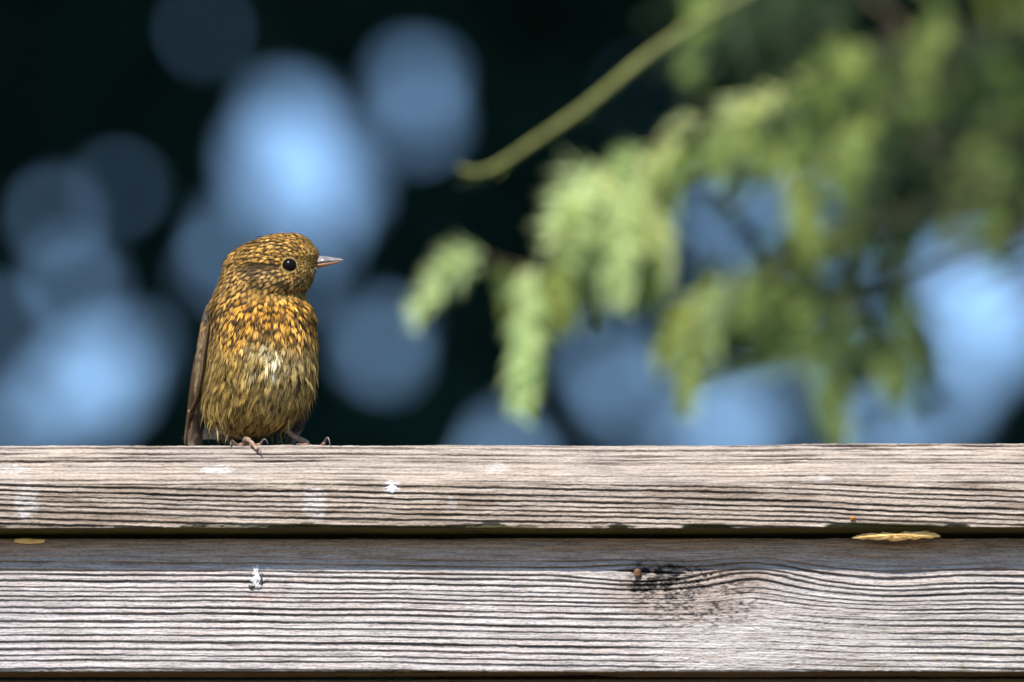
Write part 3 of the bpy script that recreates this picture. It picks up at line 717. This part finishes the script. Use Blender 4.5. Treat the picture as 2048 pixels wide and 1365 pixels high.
def covert(px, py, d, L, nrm, wing, spot):
    tang = np.array([-0.20 if px < 500 else -0.05, 1.0, 0.2]); path = [np.array([px, py, d]) + tang*L*u + np.array(nrm)*(-2 + 4*u) for u in (0, .4, .75, 1)]
    vane('covert_feather', path, L*0.5, (-0.35 if px < 500 else 0.35, 0, 1.0), spot if random.random() < 0.6 else brn_, (0.05, 0.035, 0.02) if random.random() < .5 else (0.45, 0.26, 0.09), wing)
for k in range(34):
    f = random.random(); u = random.random(); py = 606 + 120*f; l = np.interp(py, [600, 640, 680, 720, 770], [428, 407, 402, 396, 391])
    d = np.interp(py, [600, 730], [42, 64]) + (u - 0.55)*70; px = l + abs(u - 0.55)*14
    covert(px, py, d, random.uniform(22, 34), (-1, 0, -0.2), wl_, (0.40, 0.24, 0.07))
for k in range(22):
    f = random.random(); u = random.random(); py = 620 + 110*f; l = np.interp(py, [620, 680, 730], [630, 633, 631])
    covert(l - abs(u - .5)*10, py, np.interp(py, [620, 730], [50, 72]) + (u - .5)*70, random.uniform(22, 34), (1, 0, -0.2), wr_, (0.40, 0.24, 0.07))
tail_arm = wing_base('tail', [(470, 838, 84, 50, 20), (464, 850, 100, 54, 20), (456, 862, 116, 50, 16), (450, 872, 130, 44, 11), (446, 879, 142, 40, 6)], (0.42, 0.42, 0.40), 'dark tail slanting back behind the rail edge')
for k in range(9):
    f = (k - 4)/4.0
    path = [(452 + 34*f, 864, 112), (444 + 42*f, 876, 160), (436 + 52*f, 879, 225), (428 + 62*f, 880 - 3*abs(f), 300 - 16*abs(f))]
    vane('tail_feather', path, 24, (1.0, 0.0, 0.0), (0.07, 0.05, 0.035), (0.16, 0.11, 0.07), tail_arm)

# ---- legs and feet
Zr = zrow(891, 0.0)
def wp(px, y, z): return np.array([(px - 1024)*S, y, Zr + z])
def leg(px, hip, y, toes, label):
    ank = wp(px, y, 0.0022)
    P = spline([to_world(np.array([hip[0]*1.0]), np.array([hip[1]*1.0]), np.array([hip[2]*1.0]))[0], (ank + to_world(np.array([hip[0]*1.0]), np.array([hip[1]*1.0]), np.array([hip[2]*1.0]))[0])/2 + np.array([0, .001, 0]), ank + np.array([0, 0, .0012]), ank], 14)
    rad = [0.0011 + 0.0001*math.sin(i*2.2) for i in range(14)]; rad[0] = 0.002; rad[-1] = 0.0014
    lg = put(link('leg', tube_mesh('leg', P, rad, 10), M_LEG), bird); lg['label'] = label
    for tp, claw in toes:
        P = spline([ank] + [np.array(t) for t in tp], 16)
        rr = [0.00105*(1 - 0.32*i/15)*(1 + 0.14*math.sin(i*2.6)) for i in range(16)]; rr[-1] = .0006
        t = link('toe', tube_mesh('toe', P, rr, 10), M_LEG); t.parent = lg
        C = spline([np.array(tp[-1]) - 0.15*(np.array(tp[-1]) - np.array(tp[-2]))] + [np.array(q_) for q_ in claw], 10)
        c = link('claw', tube_mesh('claw', C, [0.0005*(1 - i/9.5) + 0.00005 for i in range(10)], 8), M_CLAW); c.parent = lg
# near foot: the middle toe lies over the front edge
leg(490, (492, 858, 10), 0.0085,
    [([wp(491, 0.004, 0.0030), wp(497, 0.0002, 0.0024), wp(509, -0.0028, -0.0004), wp(517, -0.0048, -0.0030)], [wp(520, -0.0060, -0.0026), wp(524, -0.0070, -0.0042), wp(526, -0.0070, -0.0060)]),
     ([wp(476, 0.0060, 0.0008), wp(468, 0.0025, 0.0012), wp(465, 0.0006, 0.0018)], [wp(463.5, -0.0008, 0.0016), wp(463, -0.0018, 0.0004), wp(463, -0.0024, -0.0012)]),
     ([wp(503, 0.0062, 0.0008), wp(514, 0.0032, 0.0004), wp(522, 0.0012, 0.0006)], [wp(528, 0.0002, 0.0024), wp(534, -0.0004, 0.0018), wp(537, -0.0006, 0.0002)]),
     ([wp(486, 0.013, 0.0020), wp(483, 0.018, 0.0012)], [wp(482, 0.020, 0.0014), wp(482, 0.022, 0.0002)])], 'near leg with a scaly toe curled over the rail edge')
leg(612, (566, 856, 20), 0.0120,
    [([wp(628, 0.008, 0.0004), wp(643, 0.0045, 0.0003), wp(650, 0.0014, 0.0014)], [wp(654, 0.0002, 0.0030), wp(658, -0.0004, 0.0026), wp(660, -0.0010, 0.0010), wp(661, -0.0013, -0.0006)]),
     ([wp(614, 0.009, 0.0014), wp(617, 0.006, 0.0012)], [wp(618, 0.0045, 0.0012), wp(619, 0.0035, 0.0002)]),
     ([wp(602, 0.009, 0.0014), wp(596, 0.006, 0.0012)], [wp(594, 0.0045, 0.0012), wp(593, 0.0035, 0.0002)]),
     ([wp(610, 0.018, 0.0016), wp(608, 0.023, 0.0010)], [wp(607, 0.025, 0.0012), wp(607, 0.027, 0.0002)])], 'far leg slanting out from the belly')

# ------------------------------------------------------------------ conifer with drooping shoots, right, behind the fence
con = empty('conifer_tree', (1.75, 2.6, 0))
tag(con, 'conifer whose drooping yellow green shoots hang behind the fence', 'tree')
def needle_shoot(name, seed, nn=150, droop=0.25):
    """unit shoot along +X, length 1, needles about 0.22 long, sagging tip"""
    r = np.random.default_rng(seed); V = []; F = []
    curve = lambda t: np.array([t, 0, -droop*t*t])
    for i in range(nn):
        t = r.uniform(0.02, 1.0)**0.9; p = curve(t); an = r.uniform(0, 2*np.pi)
        ln = 0.25*(1 - 0.45*t**3)*r.uniform(.6, 1.3); fw = 0.55 + 0.5*t
        d = np.array([fw, math.cos(an), 0.8*math.sin(an)]); d /= np.linalg.norm(d)
        s = np.cross(d, [0.3, 0.5, 0.8]); s /= np.linalg.norm(s); w = 0.019
        u_ = np.cross(s, d)*w*0.5
        o = len(V); V += [p, p + d*ln*0.45 + s*w, p + d*ln*0.45 - s*w, p + d*ln, p + d*ln*0.45 + u_]
        F += [(o, o+1, o+4), (o, o+4, o+2), (o+1, o+3, o+4), (o+4, o+3, o+2)]
    tv, tf = tube([curve(t) for t in np.linspace(0, 0.97, 8)], np.linspace(0.022, 0.010, 8), 5, False)
    o = len(V); V = np.vstack([np.array(V), tv]); F = F + [tuple(f + o)[:3] for f in tf] + [(f[0] + o, f[2] + o, f[3] + o) for f in tf]
    return mesh_np(name, V, np.array(F), None, False)
protos = {}
for key, mt in (('young', M_SHOOT), ('green', M_SHOOT2), ('old', M_SHOOT3)):
    protos[key] = []
    for i in range(3):
        me = needle_shoot('shoot', 40 + i, 125 if key != 'old' else 100); me.materials.append(mt); protos[key].append(me)
nshoot = [0]
def shoot(p0, p1, kind, fat=1.0):
    """shoot from world point p0 to p1"""
    p0 = Vector(p0); p1 = Vector(p1); d = p1 - p0; L = d.length
    o = bpy.data.objects.new('shoot', protos[kind][nshoot[0] % 3]); COL.objects.link(o); nshoot[0] += 1
    q_ = d.to_track_quat('X', 'Z'); o.rotation_mode = 'QUATERNION'
    o.rotation_quaternion = q_ ; o.scale = (L, L*fat, L*fat); o.location = p0 - con.location; o.parent = con
    return o
def limb(pts, r0, r1, mat, name='limb'):
    P = spline(pts, 8*len(pts)); o = link(name, tube_mesh(name, P, np.linspace(r0, r1, len(P)), 7), mat)
    return put(o, con)
trunk_x, trunk_y = 1.75, 2.6
V = [(trunk_x + 0.02*math.sin(z), trunk_y, z) for z in np.linspace(-0.2, 9, 24)]
put(link('trunk', tube_mesh('trunk', V, np.linspace(0.16, 0.03, 24), 14), M_BARK), con)
A = lambda px, py, y: tuple(at(px, py, y + 0.42))
root = lambda z: (trunk_x, trunk_y, z)
limb([root(2.62), A(2150, -60, 1.3), A(1800, 70, 0.95), A(1600, 165, 0.8), A(1420, 225, 0.7), A(1290, 310, 0.66), A(1200, 420, 0.62), A(1120, 480, 0.6), A(1060, 538, 0.6), A(960, 512, 0.6)], 0.0024, 0.0008, M_TWIG)
limb([root(2.72), A(2000, -120, 1.1), A(1620, -60, 0.75), A(1440, 20, 0.50), A(1300, 108, 0.38), A(1180, 206, 0.36), A(1080, 276, 0.35), A(995, 332, 0.35), A(950, 345, 0.35), A(918, 336, 0.35)], 0.0030, 0.0011, M_GTWIG)
limb([root(2.35), A(2250, 330, 1.5), A(2000, 390, 1.2), A(1820, 430, 1.05), A(1650, 480, 0.95), A(1500, 560, 0.85), A(1420, 620, 0.8), A(1370, 690, 0.78)], 0.0026, 0.0008, M_TWIG)
limb([root(2.2), A(2250, 430, 1.6), A(2050, 470, 1.4), A(1920, 520, 1.25), A(1800, 570, 1.1), A(1690, 600, 1.0), A(1620, 690, 0.95), A(1630, 820, 0.93)], 0.0026, 0.0008, M_TWIG)
limb([root(2.85), A(2100, 60, 1.6), A(1900, 150, 1.3), A(1750, 230, 1.1), A(1650, 330, 0.95), A(1560, 400, 0.9)], 0.0026, 0.0008, M_TWIG)
SH = [  # base, tip, depth, kind, fatness
 ((960, 506), (818, 570), .60, 'young', .95), ((1068, 540), (1028, 780), .60, 'young', .72), ((1045, 535), (1070, 660), .61, 'young', .8), ((1000, 520), (1010, 610), .61, 'green', .6),
 ((1190, 335), (1095, 430), .62, 'young', 1.25), ((1150, 400), (1130, 510), .62, 'young', 1.1), ((1210, 400), (1180, 560), .62, 'young', .8), ((1250, 380), (1220, 580), .63, 'young', .62),
 ((1320, 420), (1352, 570), .64, 'young', .5), ((1280, 300), (1190, 370), .65, 'young', 1.1), ((1310, 340), (1260, 450), .65, 'green', .8), ((1230, 330), (1290, 440), .64, 'young', .8),
 ((1400, 240), (1300, 300), .68, 'young', 1.1), ((1480, 190), (1400, 290), .70, 'young', 1.1), ((1560, 180), (1450, 260), .72, 'young', 1.0), ((1500, 215), (1530, 320), .72, 'green', .9),
 ((1700, 95), (1570, 165), .85, 'green', 1.0), ((1730, 90), (1640, 190), .85, 'green', .9), ((1640, 150), (1650, 260), .82, 'green', .9), ((1580, 175), (1620, 270), .8, 'green', .9),
 ((1450, 560), (1400, 690), .80, 'young', .8), ((1400, 640), (1430, 740), .80, 'green', .7), ((1375, 660), (1365, 810), .78, 'green', .65), ((1500, 540), (1470, 640), .84, 'green', .7),
 ((1640, 600), (1580, 690), .95, 'green', 1.0), ((1630, 640), (1600, 760), .95, 'green', .8), ((1640, 700), (1640, 860), .93, 'green', .5), ((1690, 600), (1680, 700), 1.0, 'green', .8),
 ((1820, 690), (1830, 810), 1.1, 'green', .9), ((1800, 570), (1820, 700), 1.1, 'green', .6), ((1130, 500), (1150, 640), .61, 'green', .6), ((1180, 520), (1200, 650), .62, 'old', .5),
 ((1100, 530), (1120, 640), .61, 'green', .7), ((1350, 300), (1340, 420), .67, 'green', .8), ((1440, 250), (1440, 360), .7, 'green', .8), ((1700, 250), (1690, 370), 1.0, 'green', .9), ((1640, 340), (1600, 430), .93, 'green', .8),
 ((1215, 345), (1140, 470), .63, 'young', 1.1), ((1260, 350), (1230, 480), .64, 'young', 1.0), ((1165, 380), (1190, 500), .63, 'green', 1.0), ((1300, 390), (1300, 500), .66, 'young', .8), ((1345, 270), (1270, 370), .67, 'young', 1.1),
 ((1330, 440), (1300, 560), .66, 'green', .7), ((1270, 440), (1270, 540), .66, 'green', .8), ((1750, 240), (1660, 290), 1.05, 'green', .9)]
for (a_, b_, y_, kd, ft) in SH:
    ft *= 1.35*random.uniform(.8, 1.2); b_ = (a_[0] + 1.08*(b_[0] - a_[0]), a_[1] + 1.08*(b_[1] - a_[1]))
    shoot(A(*a_, y_ + random.uniform(-.01, .01)), A(*b_, y_ - 0.01 + random.uniform(-.02, .02)), kd, ft)
for k in range(14):                                                     # short needles sprigs up the bare long twig
    f = k/13.0; P = [A(1300, 108, .38), A(1180, 206, .36), A(1080, 276, .35), A(995, 332, .35), A(950, 345, .35)]
    u = f*3.5; i = int(u); p = np.array(P[i])*(1 - (u - i)) + np.array(P[i+1])*(u - i)
    t = np.array(P[i+1]) - np.array(P[i]); t /= np.linalg.norm(t)
    e = p + t*0.014 + np.array([0, 0, random.uniform(-.003, .003)])
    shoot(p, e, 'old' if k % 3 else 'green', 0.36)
def inside(px, py):
    return (py < 40 + (px - 1180)*0.9 and px > 1420) or (1400 < px and 380 < py < 560) or (1560 < px < 1930 and 380 < py < 760)
cnt = 0
while cnt < 228:
    px, py = random.uniform(1350, 2350), random.uniform(-150, 760)
    if cnt > 190: px, py = random.uniform(1750, 2150), random.uniform(60, 460)
    if not inside(px, py): continue
    if px > 1880 and 430 < py: continue
    if px > 1440 and 360 < py < 470 and px < 1600 and random.random() < .75: continue
    y_ = 0.8 + 0.9*(px - 1350)/900 + random.uniform(-.1, .35); an = random.uniform(-0.7, 1.5); L = random.uniform(100, 260)
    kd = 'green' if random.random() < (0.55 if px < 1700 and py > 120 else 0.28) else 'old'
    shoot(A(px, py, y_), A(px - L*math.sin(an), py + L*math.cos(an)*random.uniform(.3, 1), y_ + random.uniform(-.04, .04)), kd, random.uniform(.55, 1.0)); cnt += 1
for k in range(7):                                                      # bare thin twigs at the far right
    y_ = 1.5 + 0.1*k; px = 1850 + 25*k; py = 470 + 30*k
    limb([A(2250, py - 130, y_), A(2060, py - 40, y_), A(px, py + random.uniform(-20, 40), y_)], 0.0022, 0.001, M_TWIG, 'twig')

# ------------------------------------------------------------------ tall dark trees far behind, sky showing through gaps in their crowns
GAPS = [  # photo column, row, gap radius in photo pixels
 (835, 165, 48), (842, 245, 42), (590, 335, 112), (560, 215, 42), (690, 400, 46), (640, 440, 50), (470, 480, 30), (600, 560, 38), (440, 540, 22),
 (755, 695, 56), (1205, 745, 50), (1240, 800, 44), (190, 765, 84), (120, 800, 46), (270, 690, 34), (110, 440, 34), (150, 560, 44), (240, 365, 24), (410, 60, 28),
 (1010, 920, 56), (1440, 875, 84), (1540, 800, 40), (2000, 600, 115), (1960, 720, 60), (1480, 430, 62), (1400, 520, 34), (10, 870, 56), (0, 650, 34), (1740, 880, 60), (1850, 560, 52), (1880, 830, 50),
 (1280, 190, 14), (1060, 60, 10), (1650, 470, 42), (1560, 340, 34), (1350, 700, 26), (1700, 740, 44),
 (-260, 300, 60), (-420, 640, 70), (-700, 420, 60), (-180, 60, 30), (2260, 300, 40), (2400, 560, 80), (2600, 200, 50), (2700, 700, 70), (-900, 700, 60)]
GP = []
for (cx, cy, cr_) in GAPS:
    if cr_ < 40: GP.append((cx, cy, cr_*0.78)); continue
    m_ = 3 if cr_ < 70 else 6
    if cr_ > 82: GP.append((cx, cy, cr_*(0.85 if cr_ > 105 else 0.68)))
    for j in range(m_):
        an = 2*math.pi*j/m_ + cx; q_ = cr_*random.uniform(0.35, 0.75); GP.append((cx + q_*math.cos(an), cy + q_*math.sin(an), cr_*random.uniform(0.28, 0.50 if m_ == 3 else 0.40)))
GP = np.array(GP, float)
tree_x = [-9.6, -5.6, -2.35, 2.5, 5.8, 9.8]; tree_lab = ['broad dark tree closing the far row, farthest from the conifer', 'dark leafy tree far behind, next to the one with bright sky gaps', 'tall dark tree behind the bird with bright sky gaps in its crown',
 'tall dark tree behind the drooping conifer shoots', 'dark leafy tree standing far beyond the conifer', 'broad dark tree closing the far row past the conifer']
def leaves(centres, size, seed):
    r = np.random.default_rng(seed); n_ = len(centres); d = r.normal(size=(n_, 3)); d /= np.linalg.norm(d, axis=1)[:, None]
    e = r.normal(size=(n_, 3)); s = np.cross(d, e); s /= np.linalg.norm(s, axis=1)[:, None] + 1e-9
    sz = size*r.uniform(.7, 1.3, n_)[:, None]
    V = np.stack([centres - d*sz*.5, centres + s*sz*.32, centres + d*sz*.5, centres - s*sz*.32], 1).reshape(-1, 3)
    return V, np.arange(n_*4).reshape(-1, 4)
rr = np.random.default_rng(99)
n_ = 150000
win = np.stack([rr.uniform(-4.2, 4.2, n_), rr.uniform(21.3, 23.0, n_), rr.uniform(3.6, 8.9, n_)], -1)
gx_, gy_ = project(win); keep = np.ones(n_, bool)
for (cx, cy, cr_) in GP:
    dx = gx_ - cx; dy = gy_ - cy; an = np.arctan2(dy, dx)
    rad_ = cr_*(1 + 0.14*np.sin(3*an + cx) + 0.08*np.sin(5*an + cy)) + 24
    keep &= (dx*dx + dy*dy) > rad_**2
win = win[keep]
for ti, (tx, lab) in enumerate(zip(tree_x, tree_lab)):
    t = empty('background_tree', (tx, 22.2, 0)); tag(t, lab, 'tree', None)
    P = [(tx + 0.15*math.sin(z*0.6 + ti), 22.2 + 0.1*math.cos(z), z) for z in np.linspace(-0.2, 15, 20)]
    put(link('trunk', tube_mesh('trunk', P, np.linspace(0.30, 0.05, 20), 12), M_BARK), t)
    for k in range(9):
        z = 8.6 + 0.55*k; an = k*2.4; L = 3.2 - 0.2*k
        put(link('limb', tube_mesh('limb', spline([(tx, 22.2, z), (tx + L*.5*math.cos(an), 22.2 - 1 + L*.5*math.sin(an), z + .5), (tx + L*math.cos(an), 21 + L*math.sin(an), z + 1.2)], 10), np.linspace(.09, .02, 10), 7), M_BARK), t)
    lo = -99 if ti == 0 else (tree_x[ti-1] + tx)/2; hi = 99 if ti == 5 else (tree_x[ti+1] + tx)/2
    w_ = win[(win[:, 0] >= lo) & (win[:, 0] < hi)]
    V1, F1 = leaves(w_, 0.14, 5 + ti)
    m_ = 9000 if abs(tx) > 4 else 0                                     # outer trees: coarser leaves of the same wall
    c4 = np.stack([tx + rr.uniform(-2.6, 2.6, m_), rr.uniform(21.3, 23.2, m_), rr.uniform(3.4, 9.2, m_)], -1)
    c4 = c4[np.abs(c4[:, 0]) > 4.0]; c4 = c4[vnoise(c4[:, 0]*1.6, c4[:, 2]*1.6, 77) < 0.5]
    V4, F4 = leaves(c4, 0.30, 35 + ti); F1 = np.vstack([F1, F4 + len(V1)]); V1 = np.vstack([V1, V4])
    m_ = 9000                                                           # unseen upper crown, pushed forward to keep sun off the leaves below
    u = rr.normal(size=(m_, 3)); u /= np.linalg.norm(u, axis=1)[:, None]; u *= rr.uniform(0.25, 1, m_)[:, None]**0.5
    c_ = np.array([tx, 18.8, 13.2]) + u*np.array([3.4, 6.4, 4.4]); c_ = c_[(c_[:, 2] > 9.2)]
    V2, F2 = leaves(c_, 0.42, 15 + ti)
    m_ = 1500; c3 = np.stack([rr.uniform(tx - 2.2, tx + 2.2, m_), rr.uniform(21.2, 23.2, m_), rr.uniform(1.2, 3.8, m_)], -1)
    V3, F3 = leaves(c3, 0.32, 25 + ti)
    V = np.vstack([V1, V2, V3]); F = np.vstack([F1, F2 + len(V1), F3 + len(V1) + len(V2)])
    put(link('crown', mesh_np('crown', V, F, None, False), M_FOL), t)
